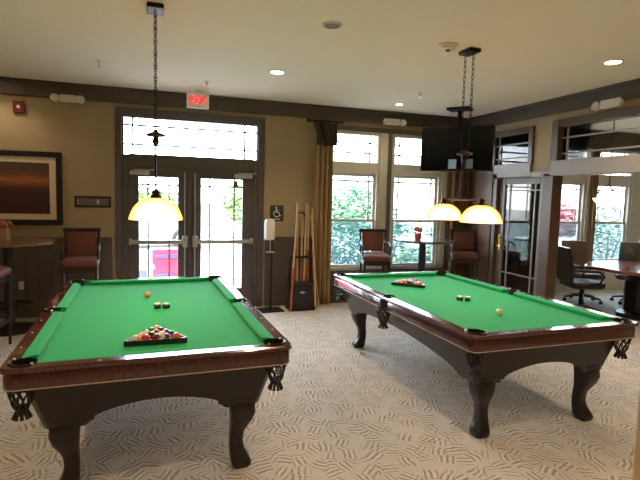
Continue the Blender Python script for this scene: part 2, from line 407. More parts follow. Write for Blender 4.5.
def entry_door(n, x0, x1, hinge):
    root = bpy.data.objects.new(f'door_{n}', None); COL.objects.link(root); struct(root); root.location = (x0, D, 0)
    w = x1 - x0; gl, gr = .135 if hinge < 0 else .125, w - .125 if hinge < 0 else w - .155
    f = MB(); f.box(0, gl, .02, .065, .01, 2.024); f.box(gr, w, .02, .065, .01, 2.024); f.box(gl, gr, .02, .065, 1.90, 2.024); f.box(gl, gr, .02, .065, .01, .29)
    f.build('door_panel', M_doorpaint, root, bevel=.004)
    MB().box(gl, gr, .04, .045, .29, 1.9).build('pane', M_glass, root, smooth=False)
    g = MB()
    for x in (gl + .12, gr - .12): g.box(x - .011, x + .011, .034, .05, .29, 1.9)
    g.box(gl, gr, .034, .05, 1.782, 1.806); g.box(gl, gr, .034, .05, .42, .434)
    g.build('muntin', M_dmuntin, root)
    pb = MB(); pb.box(.02, w - .02, -.06, -.02, .965, 1.025)
    e = w - .03 if hinge < 0 else .03
    pb.box(e - .035, e + .035, -.07, .02, .92, 1.08); pb.box((.0 if hinge < 0 else w - .04), (.04 if hinge < 0 else w), -.05, .02, .95, 1.04)
    pb.build('push_bar', M_silver, root, bevel=.008)
    MB().tube([(e, -.02, .1), (e, -.02, 1.98)], .012).build('vertical_rod', M_silver, root)
    cl = MB(); cx = .02 if hinge < 0 else w - .28
    cl.box(cx, cx + .26, -.05, .02, 1.925, 1.985); cl.box(cx + .05, cx + .32, -.045, -.02, 1.99, 2.005)
    cl.build('door_closer', M_silver, root, bevel=.008)
    return root
entry_door(1, -.34, .44, -1); dr = entry_door(2, .515, 1.39, 1)
MB().box(.585, .655, .028, .034, 1.79, 1.89).build('door_sticker', mat('green_grey_sticker', (60, 84, 70), .5), dr)

# ------------------------------------------------------------------ right partition: french door, posts and transoms
mb = MB()
xa, xb = XR - .03, XR + .14
mb.box(xa, xb, 5.28, 5.46, 0, 2.09)
mb.box(xa, xb, 6.41, 6.50, 0, 2.09)
struct(mb.build('trim_14', M_brownwood, bevel=.006))
mb = MB(); mb.box(xa, xb, 5.72, 6.68, 2.05, 2.25); mb.box(xa - .02, xb, 1.59, 5.33, 2.05, 2.25); mb.box(xa, xb, 5.33, 5.72, 2.04, 2.12); mb.box(xa, xb, 6.42, 6.68, 2.04, 2.12)
struct(mb.build('trim_15', M_greywood, bevel=.008))
mb = MB()
mb.box(xa, xb, 5.70, 5.78, 2.235, 2.77); mb.box(xa, xb, 6.59, 6.68, 2.235, 2.77); mb.box(xa, xb, 5.78, 6.59, 2.69, 2.77)
mb.box(xa, xb, 5.24, 5.36, 2.235, 2.79); mb.box(xa, xb, 1.59, 5.24, 2.69, 2.79)
struct(mb.build('trim_16', M_brownwood, bevel=.006))
for n, (y0, y1), vs in ((8, (5.77, 6.60), (5.86, 6.51)), (9, (1.6, 5.25), (5.16, 1.7))):
    r = bpy.data.objects.new(f'window_{n}', None); COL.objects.link(r); struct(r); r.location = (XR, 0, 0)
    g = MB()
    for v in vs: g.box(.045, .065, v - .009, v + .009, 2.24, 2.70)
    for z in (2.55, 2.345): g.box(.045, .065, y0, y1, z - .01, z + .01)
    g.build('muntin', M_greywood, r); MB().box(.053, .057, y0, y1, 2.24, 2.70).build('pane', M_pglass, r, smooth=False)
r = bpy.data.objects.new('door_3', None); COL.objects.link(r); struct(r); r.location = (XR + .03, 0, 0)
f = MB(); y0, y1 = 5.45, 6.42
f.box(0, .045, y0, y0 + .12, .01, 2.055); f.box(0, .045, y1 - .13, y1, .01, 2.055); f.box(0, .045, y0 + .12, y1 - .13, 1.95, 2.055); f.box(0, .045, y0 + .12, y1 - .13, .01, .27)
f.build('door_panel', mat('grey_brown_door', (118, 106, 96), .45, var=.08, scale=6), r, bevel=.005)
g = MB()
for v in (y0 + .22, y1 - .23): g.box(.012, .033, v - .012, v + .012, .27, 1.95)
for z in (1.86, .60): g.box(.012, .033, y0 + .12, y1 - .13, z - .01, z + .01)
g.build('muntin', M_greywood, r); MB().box(.02, .025, y0 + .12, y1 - .13, .27, 1.95).build('pane', M_doorglass, r, smooth=False)
h = MB(); h.box(-.012, 0, y1 - .09, y1 - .05, .93, 1.17); h.tube([(-.0, y1 - .07, 1.0), (-.05, y1 - .07, 1.0), (-.055, y1 - .17, 1.0)], .01); h.sphere((-.015, y1 - .07, 1.13), .02)
h.build('door_handle', mat('brass', (200, 160, 70), .25, metal=.9), r)

# ------------------------------------------------------------------ drapes
def drape(name, m, x0, x1, z0, z1, y, amp, folds, label, cat, group=None, taper=None):
    def f(u, v):
        z = z0 + (z1 - z0) * v
        k = 1 if taper is None else taper(v)
        xc = x1 if taper else (x0 + x1) / 2
        x = xc + ((x0 + (x1 - x0) * u) - xc) * k
        return Vector((x, y + amp * math.sin(u * folds * 2 * PI) + .01 * math.sin(u * 23 + v * 3), z))
    o = MB().grid(f, folds * 12, 14).build(name, m, None, solid=.008)
    return tag(o, label, cat, group)
c1 = drape('curtain', M_curt, 2.30, 2.60, .01, 2.47, D - .11, .035, 4, 'tan floor-length curtain panel gathered beside the large window, behind the cue rack', 'curtain')
c2 = drape('curtain', M_curt2, 4.70, 5.06, .01, 2.80, D - .11, .035, 4, 'brown curtain panel in the room corner, behind the hanging television', 'curtain')
c3 = drape('curtain', M_curt2, 7.84, 7.94, .3, 2.80, D - .08, .02, 2, 'narrow brown curtain between the two far windows of the card room', 'curtain')
vl = drape('valance', M_val, 2.24, 2.63, 2.46, 2.80, D - .175, .02, 5, 'dark brown swag valance hanging over the top of the tan curtain', 'valance', taper=lambda v: .55 + .45 * v)
rod = MB().tube([(2.2, D - .12, 2.825), (2.75, D - .12, 2.825)], .014)
for x in (2.25, 2.7): rod.box(x - .01, x + .01, D - .12, D - .0, 2.815, 2.835)
rod.sphere((2.19, D - .12, 2.825), .03, 12); tag(rod.build('curtain_rod', M_iron), 'short dark curtain rod above the tan curtain', 'curtain rod')

# ------------------------------------------------------------------ pool tables
W2, L2, TH = .758, 1.305, .81
def rrect(hw, hl, r, n=6):
    pts = []
    for cx, cy, a0 in ((hw - r, hl - r, 0), (-hw + r, hl - r, PI / 2), (-hw + r, -hl + r, PI), (hw - r, -hl + r, 3 * PI / 2)):
        for i in range(n + 1):
            a = a0 + PI / 2 * i / n; pts.append((cx + r * math.cos(a), cy + r * math.sin(a)))
    return pts
POCK = [(sx * .656, sy * 1.203, .060) for sx in (-1, 1) for sy in (-1, 1)] + [(sx * .690, 0, .050) for sx in (-1, 1)]
def cutters(z0, z1, k=1.0):
    c = MB()
    for x, y, r in POCK: c.lathe([(r * k, z0), (r * k, z1)], 28, (x, y, 0))
    return c
def make_table():
    T = thing('pool_table', 'mahogany pool table with green cloth, the left and nearer of the two', 'pool table', group='pool tables')
    iw, il = W2 - .075, L2 - .075          # inner edge of the wood
    # rail frame: outer moulded ring
    prof = [(-.012, .700), (-.012, .760), (-.016, .775), (0, .785), (0, .80), (-.008, .81)]
    secs = []
    for dx, z in prof: secs.append([Vector((x, y, z)) for x, y in rrect(W2 + dx, L2 + dx, .06)])
    inner = [(iw, il, .81), (iw, il, .700)]
    for a, b, z in inner: secs.append([Vector((x, y, z)) for x, y in rrect(a, b, .03)])
    rl = MB().loft(secs, closed=True).build('rail', M_rail, T)
    boolean_cut(rl, cutters(.6, .9))
    k = 0
    for sx in (-1, 1):
        for yy in (-.93, -.62, -.31, .31, .62, .93):
            MB().prism([(sx * .722 - .006, yy), (sx * .722, yy - .013), (sx * .722 + .006, yy), (sx * .722, yy + .013)], .81, .8112).build('sight', M_pearl, rl, smooth=False)
    for sy in (-1, 1):
        for xx in (-.3, 0, .3):
            MB().prism([(xx - .013, sy * 1.27), (xx, sy * 1.27 - .006), (xx + .013, sy * 1.27), (xx, sy * 1.27 + .006)], .81, .8112).build('sight', M_pearl, rl, smooth=False)
    # pale line under the rail
    ln = MB(); p0 = rrect(W2 - .01, L2 - .01, .06); ln.loft([[Vector((x, y, .694)) for x, y in p0], [Vector((x, y, .700)) for x, y in p0], [Vector((x * .9, y * .95, .700)) for x, y in p0], [Vector((x * .9, y * .95, .694)) for x, y in p0]], closed=True)
    ln.build('rail_line', M_line, T)
    # bed
    bed = MB().box(-iw, iw, -il, il, .735, .772).build('cloth_bed', M_felt, T, smooth=False)
    boolean_cut(bed, cutters(.7, .9, .98))
    # cushions: noses
    nw, nl = W2 - .145, L2 - .145
    def cushion(a0, a1, n0, n1, out, nose, axis, s):
        mb = MB()
        def P(a, d, z): return Vector((s * d, a, z)) if axis == 'Y' else Vector((a, s * d, z))
        pr = [(out, .8095, 0), ((out * .6 + nose * .4), .812, .4), (nose + .006, .806, .95), (nose, .798, 1), (nose + .012, .772, .85), (out, .772, 0)]
        secs = []
        for e in (0, 1):
            secs.append([P((a0 + (n0 - a0) * t) if e == 0 else (a1 + (n1 - a1) * t), d, z) for d, z, t in pr])
        mb.loft(secs); return mb.build('cushion', M_felt, T)
    for sx in (-1, 1):
        cushion(.062, il - .085, .085, il - .165 + .005, iw, nw, 'Y', sx)
        cushion(-.062, -(il - .085), -.085, -(il - .165 + .005), iw, nw, 'Y', sx)
    for sy in (-1, 1): cushion(-(iw - .085), iw - .085, -(iw - .165), iw - .165, il, nl, 'X', sy)
    # pockets
    for i, (x, y, r) in enumerate(POCK):
        pk = MB()
        pk.lathe([(r, .815), (r + .0, .70), (r * .9, .67), (r * .8, .67), (r * .86, .70), (r * .93, .806)], 28, (x, y, 0), cap=False)
        d = Vector((x, y, 0)) if i < 4 else Vector((x, 0, 0)); a0 = math.atan2(d.y, d.x) if i >= 4 else math.atan2(math.copysign(1, y), math.copysign(1, x))
        p = pk.build('pocket', M_black, T)
        rim = MB(); arc = [(x + (r + .008) * math.cos(a0 + t), y + (r + .008) * math.sin(a0 + t), .812) for t in [(-.42 + .84 * j / 16) * PI * 1.1 for j in range(17)]]
        rim.tube(arc, .007, 8); rim.build('pocket_rim', M_iron, p)
        for t in (arc[0], arc[-1]):
            MB().sphere((t[0], t[1], .815), .009, 10).build('rim_stud', M_silver, p)
        nb = MB(); zt, zb = .70, .575
        ox = x + (.02 if i < 4 else .05) * math.cos(a0); oy = y + (.02 if i < 4 else .05) * math.sin(a0)
        if i >= 4: nb.prism([(ox - .05 * 1, -.065), (ox + .05, -.065), (ox + .05, .065), (ox - .05, .065)], .68, .79) if False else nb.lathe([(.062, .695), (.064, .72), (.06, .79), (.03, .80)], 20, (ox - .02 * math.copysign(1, x), 0, 0))
        def R(z): return .03 + .034 * ((z - zb) / (zt - zb)) ** .6
        for q in range(10):
            for sgn in (-1, 1):
                pts = []
                for j in range(8):
                    z = zt - (zt - zb) * j / 7; a = 2 * PI * q / 10 + sgn * j / 7 * 1.1
                    pts.append((ox + R(z) * math.cos(a), oy + R(z) * math.sin(a), z))
                nb.tube(pts, .0042, 5)
        nb.lathe([(.036, zb + .01), (.033, zb - .005), (.028, zb - .012), (.026, zb - .018)], 14, (ox, oy, 0))
        for q in range(9):
            a = 2 * PI * q / 9; nb.tube([(ox + .026 * math.cos(a), oy + .026 * math.sin(a), zb - .012), (ox + .04 * math.cos(a), oy + .04 * math.sin(a), zb - .052)], [.006, .010], 6)
        nb.lathe([(.063, .69), (.067, .70), (.063, .71), (.055, .71), (.055, .69)], 20, (ox, oy, 0))
        nb.build('pocket_net', M_black, p)
    # cabinet with arched skirts and clipped corners
    hw, hl, ch = .68, 1.215, .035
    oct_ = [(hw, -hl + ch), (hw, hl - ch), (hw - ch, hl), (-hw + ch, hl), (-hw, hl - ch), (-hw, -hl + ch), (-hw + ch, -hl), (hw - ch, -hl)]
    cols = []
    for i in range(8):
        a = Vector(oct_[i]); b = Vector(oct_[(i + 1) % 8]); Ls = (b - a).length
        long_ = Ls > .3
        ss = [0]
        if long_: ss = [0, .10, .199, .2, .239, .24] + [.24 + (Ls - .48) * t / 20 for t in range(1, 20)] + [Ls - .24, Ls - .239, Ls - .2, Ls - .199, Ls - .10]
        for s_ in ss:
            p = a + (b - a) * (s_ / Ls); e = min(s_, Ls - s_)
            if not long_ or e < .1995: zb = .41
            elif e < .2395: zb = .432
            else: zb = .447 + .082 * max(0, math.sin(PI * (s_ - .24) / (Ls - .48))) ** .7
            cols.append((p, zb))
    cb = MB(); secs = []
    for p, zb in cols:
        def at(z): return (p.x * (1 - .12 * (.70 - z) / .26), p.y * (1 - .05 * (.70 - z) / .26))
        q = []
        for z in (.70, .60, zb): x_, y_ = at(z); q.append(Vector((x_, y_, z)))
        for z in (zb, .70): x_, y_ = at(z); q.append(Vector((x_ * .95, y_ * .972, z)))
        secs.append(q)
    cb.loft(secs, closed=True); cb.build('cabinet', M_mah, T)
    MB().box(-.60, .60, -1.1, 1.1, .64, .734).build('slate_frame', M_mah, T)
    # moulding brackets + legs
    for sx in (-1, 1):
        for sy in (-1, 1):
            cx, cy = sx * .483, sy * 1.075
            sec = []
            dg = Vector((sx, sy, 0)).normalized()
            for z, d, s_ in ((z, d * 1.05, s_ * 1.14) for z, d, s_ in ((.47, 0, .075), (.44, 0, .080), (.43, .004, .074), (.42, .006, .064), (.40, .010, .066), (.36, .016, .066), (.31, .008, .058), (.26, -.008, .045), (.22, -.022, .037), (.16, -.028, .035), (.11, -.022, .039), (.07, -.006, .047), (.04, .006, .053), (.02, .010, .052), (0, .008, .043))):
                c = Vector((cx, cy, z)) + dg * d
                row = []
                for x, y in rrect(s_, s_, s_ * .45, 3): row.append(c + Vector((x, y, 0)))
                sec.append(row)
            MB().loft(sec).build('leg', M_mah, T)
            # small carved ears beside the leg top
    return T
T1 = make_table(); T1.location = (-.016, 4.009, 0); T1.rotation_euler.z = .0319
T2 = copy_tree(T1); T2.location = (2.697, 3.942, 0); T2.rotation_euler.z = .0134
T2['label'] = 'mahogany pool table with green cloth, the right one beside the glass partition'

# ------------------------------------------------------------------ balls, racks and chalk
BED = .7728; BR = .0286
def ball_mat(name, col, stripe):
    if not stripe: return mat(name, col, .12, var=.02, coat=.5)
    m = mat(name, col, .12, var=.02, coat=.5); t = m.node_tree; N = t.nodes; L = t.links
    p = [n for n in N if n.type == 'BSDF_PRINCIPLED'][0]
    tc = N.new('ShaderNodeTexCoord'); s = N.new('ShaderNodeSeparateXYZ'); L.new(tc.outputs['Object'], s.inputs[0])
    a = N.new('ShaderNodeMath'); a.operation = 'ABSOLUTE'; L.new(s.outputs[0], a.inputs[0])
    g = N.new('ShaderNodeMath'); g.operation = 'GREATER_THAN'; g.inputs[1].default_value = .0145; L.new(a.outputs[0], g.inputs[0])
    mx = N.new('ShaderNodeMix'); mx.data_type = 'RGBA'; L.new(g.outputs[0], mx.inputs[0]); mx.inputs[6].default_value = rgb(*col); mx.inputs[7].default_value = rgb(238, 228, 205)
    L.new(mx.outputs[2], p.inputs['Base Color']); return m
CO = {'yellow': (235, 190, 50), 'blue': (30, 50, 140), 'red': (205, 40, 36), 'purple': (80, 40, 110), 'orange': (228, 110, 40), 'green': (20, 100, 60), 'maroon': (120, 26, 34), 'black': (16, 16, 18)}
BM = {(n, s): ball_mat(f"{n}_{'striped' if s else 'solid'}_ball", c, s) for n, c in CO.items() for s in (0, 1)}
proto = {}
def ball(loc, n, s, label, group, rz=0):
    k = (n, s)
    if k not in proto:
        o = MB().sphere((0, 0, 0), BR, 20).build('pool_ball', BM[k]); proto[k] = o
    else: o = proto[k].copy(); COL.objects.link(o)
    o.location = (loc[0], loc[1], BED + BR); o.rotation_euler = (.3, .2, rz); tag(o, label, 'pool ball', group); return o
def rack(c, ang, order, label, group, words):
    """triangle with its base edge facing -v; v = pointing direction"""
    r = thing('ball_triangle', label, 'ball rack', (c[0], c[1], BED), ang)
    s = .335; h = s * math.sqrt(3) / 2; yb = -h / 3
    V = [(-s / 2, yb), (s / 2, yb), (0, yb + h)]
    def inset(k): return [(x * k, y * k) for x, y in V]
    def soft(pts, r_=.03):
        out = []
        for i in range(3):
            p = Vector(pts[i]); a = (Vector(pts[i - 1]) - p).normalized(); b = (Vector(pts[(i + 1) % 3]) - p).normalized()
            for t in (0, .25, .5, .75, 1): q = p + a * r_ * (1 - t) ** 2 + b * r_ * t ** 2 ; out.append((q.x, q.y))
        return out
    o, i = soft(inset(1.16)), soft(inset(1.03))
    MB().loft([[Vector((x, y, 0)) for x, y in o], [Vector((x, y, .034)) for x, y in o], [Vector((x, y, .034)) for x, y in i], [Vector((x, y, 0)) for x, y in i]], closed=True).build('triangle_frame', M_dwood, r, bevel=.002)
    idx = 0; ca, sa = math.cos(ang), math.sin(ang); d = BR * 2 + .0012
    pos = []
    y0 = -d * math.sqrt(3) / 2 * 4 / 3
    for row in range(5):
        for j in range(5 - row):
            pos.append(((j - (4 - row) / 2) * d, y0 + row * d * math.sqrt(3) / 2))
    for (x, y), (n, s_) in zip(pos, order):
        ball((c[0] + x * ca - y * sa, c[1] + x * sa + y * ca), n, s_, f"{'striped' if s_ else 'solid'} {n} pool ball packed in the triangle {words}", group, random.random() * 3)
S, P_ = 0, 1
rack((.006, 3.165), .0, [('yellow', 1), ('red', 0), ('maroon', 0), ('purple', 1), ('orange', 0), ('red', 1), ('black', 0), ('orange', 1), ('blue', 0), ('green', 1), ('blue', 1), ('maroon', 1), ('green', 0), ('purple', 0), ('yellow', 0)],
     'dark wooden triangle full of balls near the front of the left pool table', 'balls in the left triangle', 'on the left table')
rack((2.595, 4.60), math.atan2(-.27, .21) + .12, [('yellow', 1), ('red', 0), ('black', 0), ('blue', 1), ('orange', 0), ('green', 1), ('purple', 0), ('maroon', 1), ('orange', 1), ('yellow', 0), ('red', 1), ('blue', 0), ('purple', 1), ('green', 0), ('maroon', 0)],
     'dark wooden triangle full of balls near the far end of the right pool table', 'balls in the right triangle', 'on the right table')
b = MB().sphere((0, 0, 0), BR, 20).build('pool_ball', mat('peach_ball', (232, 160, 120), .15, var=.03), loc=(-.06, 4.47, BED + BR)); tag(b, 'pale orange ball lying alone at the far end of the left table', 'pool ball')
b = MB().sphere((0, 0, 0), BR, 20).build('cue_ball', mat('ivory_ball', (235, 218, 170), .12, var=.02, coat=.5), loc=(2.64, 3.22, BED + BR)); tag(b, 'cream cue ball lying alone on the right table', 'cue ball')
M_chalk = mat('chalk_wrap', (52, 50, 50), .6); M_chtop = mat('chalk_white', (236, 238, 232), .7, var=.05)
def chalk(x, y, rz, label, sz=.027):
    t = thing('chalk_cube', label, 'chalk', (x, y, BED), rz, 'chalk on the tables')
    MB().box(-sz / 2, sz / 2, -sz / 2, sz / 2, 0, sz * .7).build('paper_wrap', M_chalk, t)
    q = MB(); q.box(-sz / 2, sz / 2, -sz / 2, sz / 2, sz * .7, sz); q.build('chalk_top', M_chtop, t, bevel=.002)
chalk(.02, 4.04, .3, 'white topped dark chalk cube on the left table, the left of the two lying together', .042)
chalk(.085, 4.03, .7, 'white topped dark chalk cube on the left table, the right of the two lying together', .042)
chalk(2.66, 3.80, .2, 'white topped dark chalk cube on the right table, the one farther from the cue ball', .042)
chalk(2.72, 3.765, .8, 'white topped dark chalk cube on the right table, the one nearer the cue ball', .042)

# ------------------------------------------------------------------ billiard lights
M_shL = shade_mat('yellow_glass_shade', (250, 196, 84), .55)
M_shR = shade_mat('amber_glass_shade', (250, 172, 66), .55)
def billiard_light(loc, rz, sep, msh, label, ymid=0):
    T = thing('billiard_light', label, 'pendant light', loc, rz, 'billiard lights'); Z = loc[2]
    MB().box(-.06, .06, -.09, .09, HC - .035 - Z, HC - .001 - Z).build('ceiling_canopy', M_iron, T, bevel=.008)
    zt, zm = HC - .035, 2.12
    for sy in (-1, 1):
        c = MB(); z = zt - .01; i = 0; y = sy * .06
        while z > zm + .02:
            l = .024; a = []
            for k in range(12):
                t = 2 * PI * k / 12; u, v = .0105 * math.cos(t), (l + .006) * math.sin(t)
                a.append((u, y, z - l + v - Z) if i % 2 == 0 else (0, y + u, z - l + v - Z))
            c.tube(a, .0028, 5, closed=True); z -= .046; i += 1
        c.build('chain', M_iron, T)
    MB().lathe([(.012, .05), (.02, .03), (.07, .012), (.074, .004), (.066, -.004), (.02, -.012), (.022, -.03), (.030, -.045), (.022, -.06), (.01, -.07)], 20, (0, 0, zm - Z)).build('hub_disc', M_iron, T)
    for sy in (-1, 1):
        MB().tube([(0, sy * .018, zm - .02 - Z), (0, sy * .018, 1.70 - Z)], .007).build('drop_rod', M_iron, T)
    b = MB(); b.tube([(0, ymid + sep / 2 * t, 1.70 - Z) for t in [k / 8 - 1 for k in range(17)]], .011, 8)
    for s in (-1, 1):
        b.tube([(0, s * .018, 1.76 - Z), (0, s * .04, 1.78 - Z), (0, s * .07, 1.76 - Z), (0, s * .075, 1.73 - Z), (0, s * .06, 1.71 - Z)], .005, 6)
    b.build('crossbar', M_iron, T)
    for s in (-1, 1):
        y = ymid + s * sep / 2
        prof = [(.022, .152), (.05, .149), (.09, .137), (.125, .114), (.152, .084), (.168, .052), (.178, .025), (.186, .0)]
        sh = MB(); sh.lathe(prof + [(r - .004, z - .003) for r, z in prof[::-1]], 40, (0, y, 1.50 - Z), cap=False); so = sh.build('lamp_shade', msh, T)
        MB().lathe([(.014, .215), (.016, .205), (.03, .20), (.03, .185), (.022, .18), (.034, .17), (.046, .152), (.03, .145)], 20, (0, y, 1.50 - Z)).build('shade_cap', M_iron, so)
        MB().sphere((0, y, 1.565 - Z), .032, 14).build('bulb', emit('warm_bulb', (255, 214, 150), 30), so)
        l = bpy.data.lights.new('bulb_light', 'POINT'); l.energy = 7; l.color = (1, .72, .38); l.shadow_soft_size = .035
        lo = bpy.data.objects.new('bulb_light', l); COL.objects.link(lo); lo.parent = so; lo.location = (0, y, 1.555 - Z)
    return T
billiard_light((.01, 4.0, 1.48), 0, .60, M_shL, 'two shade yellow glass hanging light over the left pool table')
billiard_light((2.755, 3.98, 1.48), .03, .57, M_shR, 'two shade amber glass hanging light over the right pool table')

# ------------------------------------------------------------------ pub tables and bar stools
def pub_table(loc, label, mt, ring, r=.5):
    T = thing('pub_table', label, 'table', loc)
    MB().lathe([(.2, 1.03), (r - .03, 1.03), (r, 1.042), (r, 1.06), (r - .01, 1.07), (.001, 1.07)], 48).build('tabletop', mt, T)
    MB().lathe([(.055, .05), (.055, 1.01), (.12, 1.03)], 20).build('pedestal', M_dwood, T)
    MB().lathe([(.30, 0), (.30, .02), (.24, .035), (.08, .06), (.05, .07)], 32).build('table_base', M_dwood, T)
    if ring:
        q = MB(); q.tube([(.22 * math.cos(2 * PI * k / 28), .22 * math.sin(2 * PI * k / 28), .30) for k in range(28)], .014, 8, closed=True)
        for k in range(4): a = PI / 4 + PI / 2 * k; q.tube([(0, 0, .30), (.22 * math.cos(a), .22 * math.sin(a), .30)], .01, 6)
        q.build('foot_ring', M_iron, T)
    return T
pub_table((-1.64, 6.64, 0), 'round brown pub table under the framed sunset picture', M_tabtop, True)
pub_table((3.97, 6.72, 0), 'round dark pub table standing in front of the large window', mat('pale_reflective_top', (112, 100, 92), .12, var=.1, coat=.8), False, .49)

def make_stool():
    T = thing('bar_stool', 'rust upholstered bar stool with arms between the pub table and the entrance doors', 'bar stool', group='bar stools')
    for sx in (-1, 1):
        # front legs (front is -Y), back legs run up into the back frame
        f = [(sx * .20, -.20, 0), (sx * .205, -.205, .35), (sx * .21, -.21, .77)]
        MB().tube(f, [.016, .019, .022], 8).build('leg', M_dwood, T)
        b = [(sx * .19, .24, 0), (sx * .195, .21, .40), (sx * .20, .20, .72), (sx * .215, .23, .95), (sx * .225, .27, 1.20)]
        MB().tube(b, [.016, .018, .022, .02, .018], 8).build('leg', M_dwood, T)
        a = MB(); a.tube([(sx * .215, .22, 1.02), (sx * .235, .10, 1.02), (sx * .24, -.06, 1.0), (sx * .235, -.12, .96), (sx * .23, -.12, .90), (sx * .222, -.10, .80)], [.014, .017, .02, .019, .016, .016], 8)
        a.build('armrest', M_dwood, T)
    s = MB(); secs = []
    for z, k in ((.77, .92), (.785, 1.0), (.82, 1.03), (.845, .98), (.86, .80), (.865, .4)):
        secs.append([Vector((x * k, y * k - .01, z)) for x, y in rrect(.235, .225, .07)])
    s.loft(secs).build('seat', M_uphol, T)
    ap = MB(); ap.box(-.215, .215, -.215, .20, .70, .77); ap.build('apron', M_dwood, T, bevel=.006)
    bk = MB(); secs = []
    for z, y in ((.88, .205), (.93, .205), (1.0, .215), (1.10, .235), (1.165, .25)):
        hw = .175 + .02 * (z - .83) / .33
        secs.append([Vector((-hw, y + .02, z)), Vector((-hw, y - .01, z)), Vector((-hw * .6, y - .028, z)), Vector((hw * .6, y - .028, z)), Vector((hw, y - .01, z)), Vector((hw, y + .02, z))])
    bk.loft(secs).build('backrest', M_uphol, T)
    tr = MB(); secs = []
    for x in (-.25, -.12, 0, .12, .25):
        y = .262 + .015 * (1 - (x / .25) ** 2); secs.append([Vector((x, y - .02, 1.165)), Vector((x, y + .018, 1.165)), Vector((x, y + .022, 1.21)), Vector((x, y - .022, 1.215))])
    tr.loft(secs).build('top_rail', M_dwood, T, bevel=.005)
    st = MB(); st.box(-.20, .20, -.215, -.195, .26, .30); st.box(-.20, .20, .205, .225, .34, .37)
    for sx in (-1, 1): st.box(sx * .2 - .01, sx * .2 + .01, -.2, .22, .30, .33)
    st.build('stretcher', M_dwood, T, bevel=.003); return T
s1 = make_stool(); s1.location = (-.86, 6.62, 0); s1.rotation_euler.z = .05
s2 = copy_tree(s1); s2.location = (-1.70, 5.86, 0); s2.rotation_euler.z = 1.5; s2['label'] = 'rust bar stool cut by the left photo edge, in front of the brown pub table'
s3 = copy_tree(s1); s3.location = (3.13, 6.66, 0); s3.rotation_euler.z = -.25; s3['label'] = 'rust upholstered bar stool standing against the bright window, left of its pub table'
s4 = copy_tree(s1); s4.location = (4.76, 6.74, 0); s4.rotation_euler.z = -.5; s4['label'] = 'dim bar stool under the television in front of the brown curtain'

for q_ in (s1, s2, s3, s4): q_.scale = (.87, .95, 1)
t = thing('flower_box', 'pinkish flowers in a pale glass box on the brown pub table', 'flower arrangement', (-1.72, 6.72, 1.07))
MB().box(-.07, .07, -.07, .07, 0, .15).build('vase', mat('pale_vase', (176, 156, 130), .3, var=.25, scale=40), t, bevel=.008)
f = MB(); random.seed(3)
for k in range(40):
    a = random.random() * 6.28; r_ = .10 * math.sqrt(random.random()); f.sphere((r_ * math.cos(a), r_ * math.sin(a), .17 + random.random() * .05), .022, 8)
f.build('flowers', mat('dusty_pink', (170, 104, 88), .7, var=.4, scale=30), t)
t = thing('snack_box', 'small red and white patterned pot of flowers on the window pub table', 'flower pot', (3.86, 6.68, 1.07), .2)
MB().lathe([(.04, 0), (.055, .02), (.055, .08), (.05, .10)], 16).build('pot', mat('red_white_pattern', (206, 90, 70), .5, var=.9, scale=45), t)
f = MB()
for k in range(34):
    a = random.random() * 6.28; r_ = .055 * math.sqrt(random.random()); f.sphere((r_ * math.cos(a), r_ * math.sin(a), .10 + random.random() * .09), .017, 8)
f.build('flowers', mat('pink_red_blooms', (200, 110, 90), .6, var=.7, scale=50), t)

# ------------------------------------------------------------------ sanitizer stand
t = thing('sanitizer_stand', 'white hand sanitizer dispenser on a black pole stand beside the entrance door', 'hand sanitizer stand', (1.61, 6.96, 0), .1)
MB().box(-.17, .17, -.15, .15, 0, .018).build('base_plate', M_black, t, bevel=.004)
MB().box(-.018, .018, -.012, .012, .018, 1.32).build('pole', M_black, t)
d = MB(); secs = []
for z, k in ((1.05, .85), (1.07, 1), (1.25, 1.03), (1.31, 1), (1.345, .8), (1.355, .4)): secs.append([Vector((x * k - .05, y * k - .06, z)) for x, y in rrect(.07, .05, .025)])
d.loft(secs).build('dispenser', M_white, t)
q = MB(); q.box(-.09, .02, -.12, -.02, .865, .88); q.box(-.03, -.015, -.03, -.012, .865, 1.06); q.build('drip_tray', M_silver, t, bevel=.003)

# ------------------------------------------------------------------ signs, plaque, picture, alarms
t = thing('accessibility_sign', 'small dark sign with a white wheelchair symbol on the wall beside the door', 'sign', (1.755, D - .001, 1.42))
MB().box(-.105, .105, -.008, 0, -.12, .12).build('sign_plate', mat('dark_sign', (38, 44, 46), .4), t, bevel=.003)
q = MB(); y = -.011
q.lathe([(.001, -.002), (.014, -.002), (.014, .002), (.001, .002)], 14, M=Matrix.Translation((-.012, y, .085)) @ Matrix.Rotation(PI / 2, 4, 'X'))
q.tube([(-.012, y, .068), (-.010, y, .015), (.03, y, .012), (.05, y, -.035), (.066, y, -.03)], .0075, 6)
q.tube([(-.012, y, .045), (.028, y, .042)], .006, 6)
q.tube([(-.002 + .048 * math.cos(a), y, -.008 + .045 * math.sin(a)) for a in [2.0 + k * .27 for k in range(15)]], .0065, 6)
for x in (-.04, -.02, 0, .02, .04): q.box(x - .006, x + .006, y - .002, y + .002, -.098, -.08)
q.build('wheelchair_symbol', M_white, t)
t = thing('wall_plaque', 'narrow dark framed plaque on the wall between picture and entrance', 'plaque', (-.785, D - .001, 1.54))
MB().box(-.225, .225, -.02, 0, -.075, .075).build('frame', M_frameblk, t, bevel=.004)
MB().box(-.195, .195, -.024, -.02, -.048, .048).build('face', mat('grey_brown_plaque', (104, 92, 82), .5, var=.15, scale=20), t)
q = MB(); q.box(-.19, -.178, -.027, -.024, .008, .026); q.box(-.19, -.178, -.027, -.024, -.03, -.012); q.box(.05, .075, -.027, -.024, -.03, .03); q.build('marks', M_silver, t)
t = thing('framed_picture', 'large black framed sunset picture with cream mat on the left wall area', 'picture', (-1.95, D - .001, 1.70))
fr = MB(); w_, h_ = .80, .475
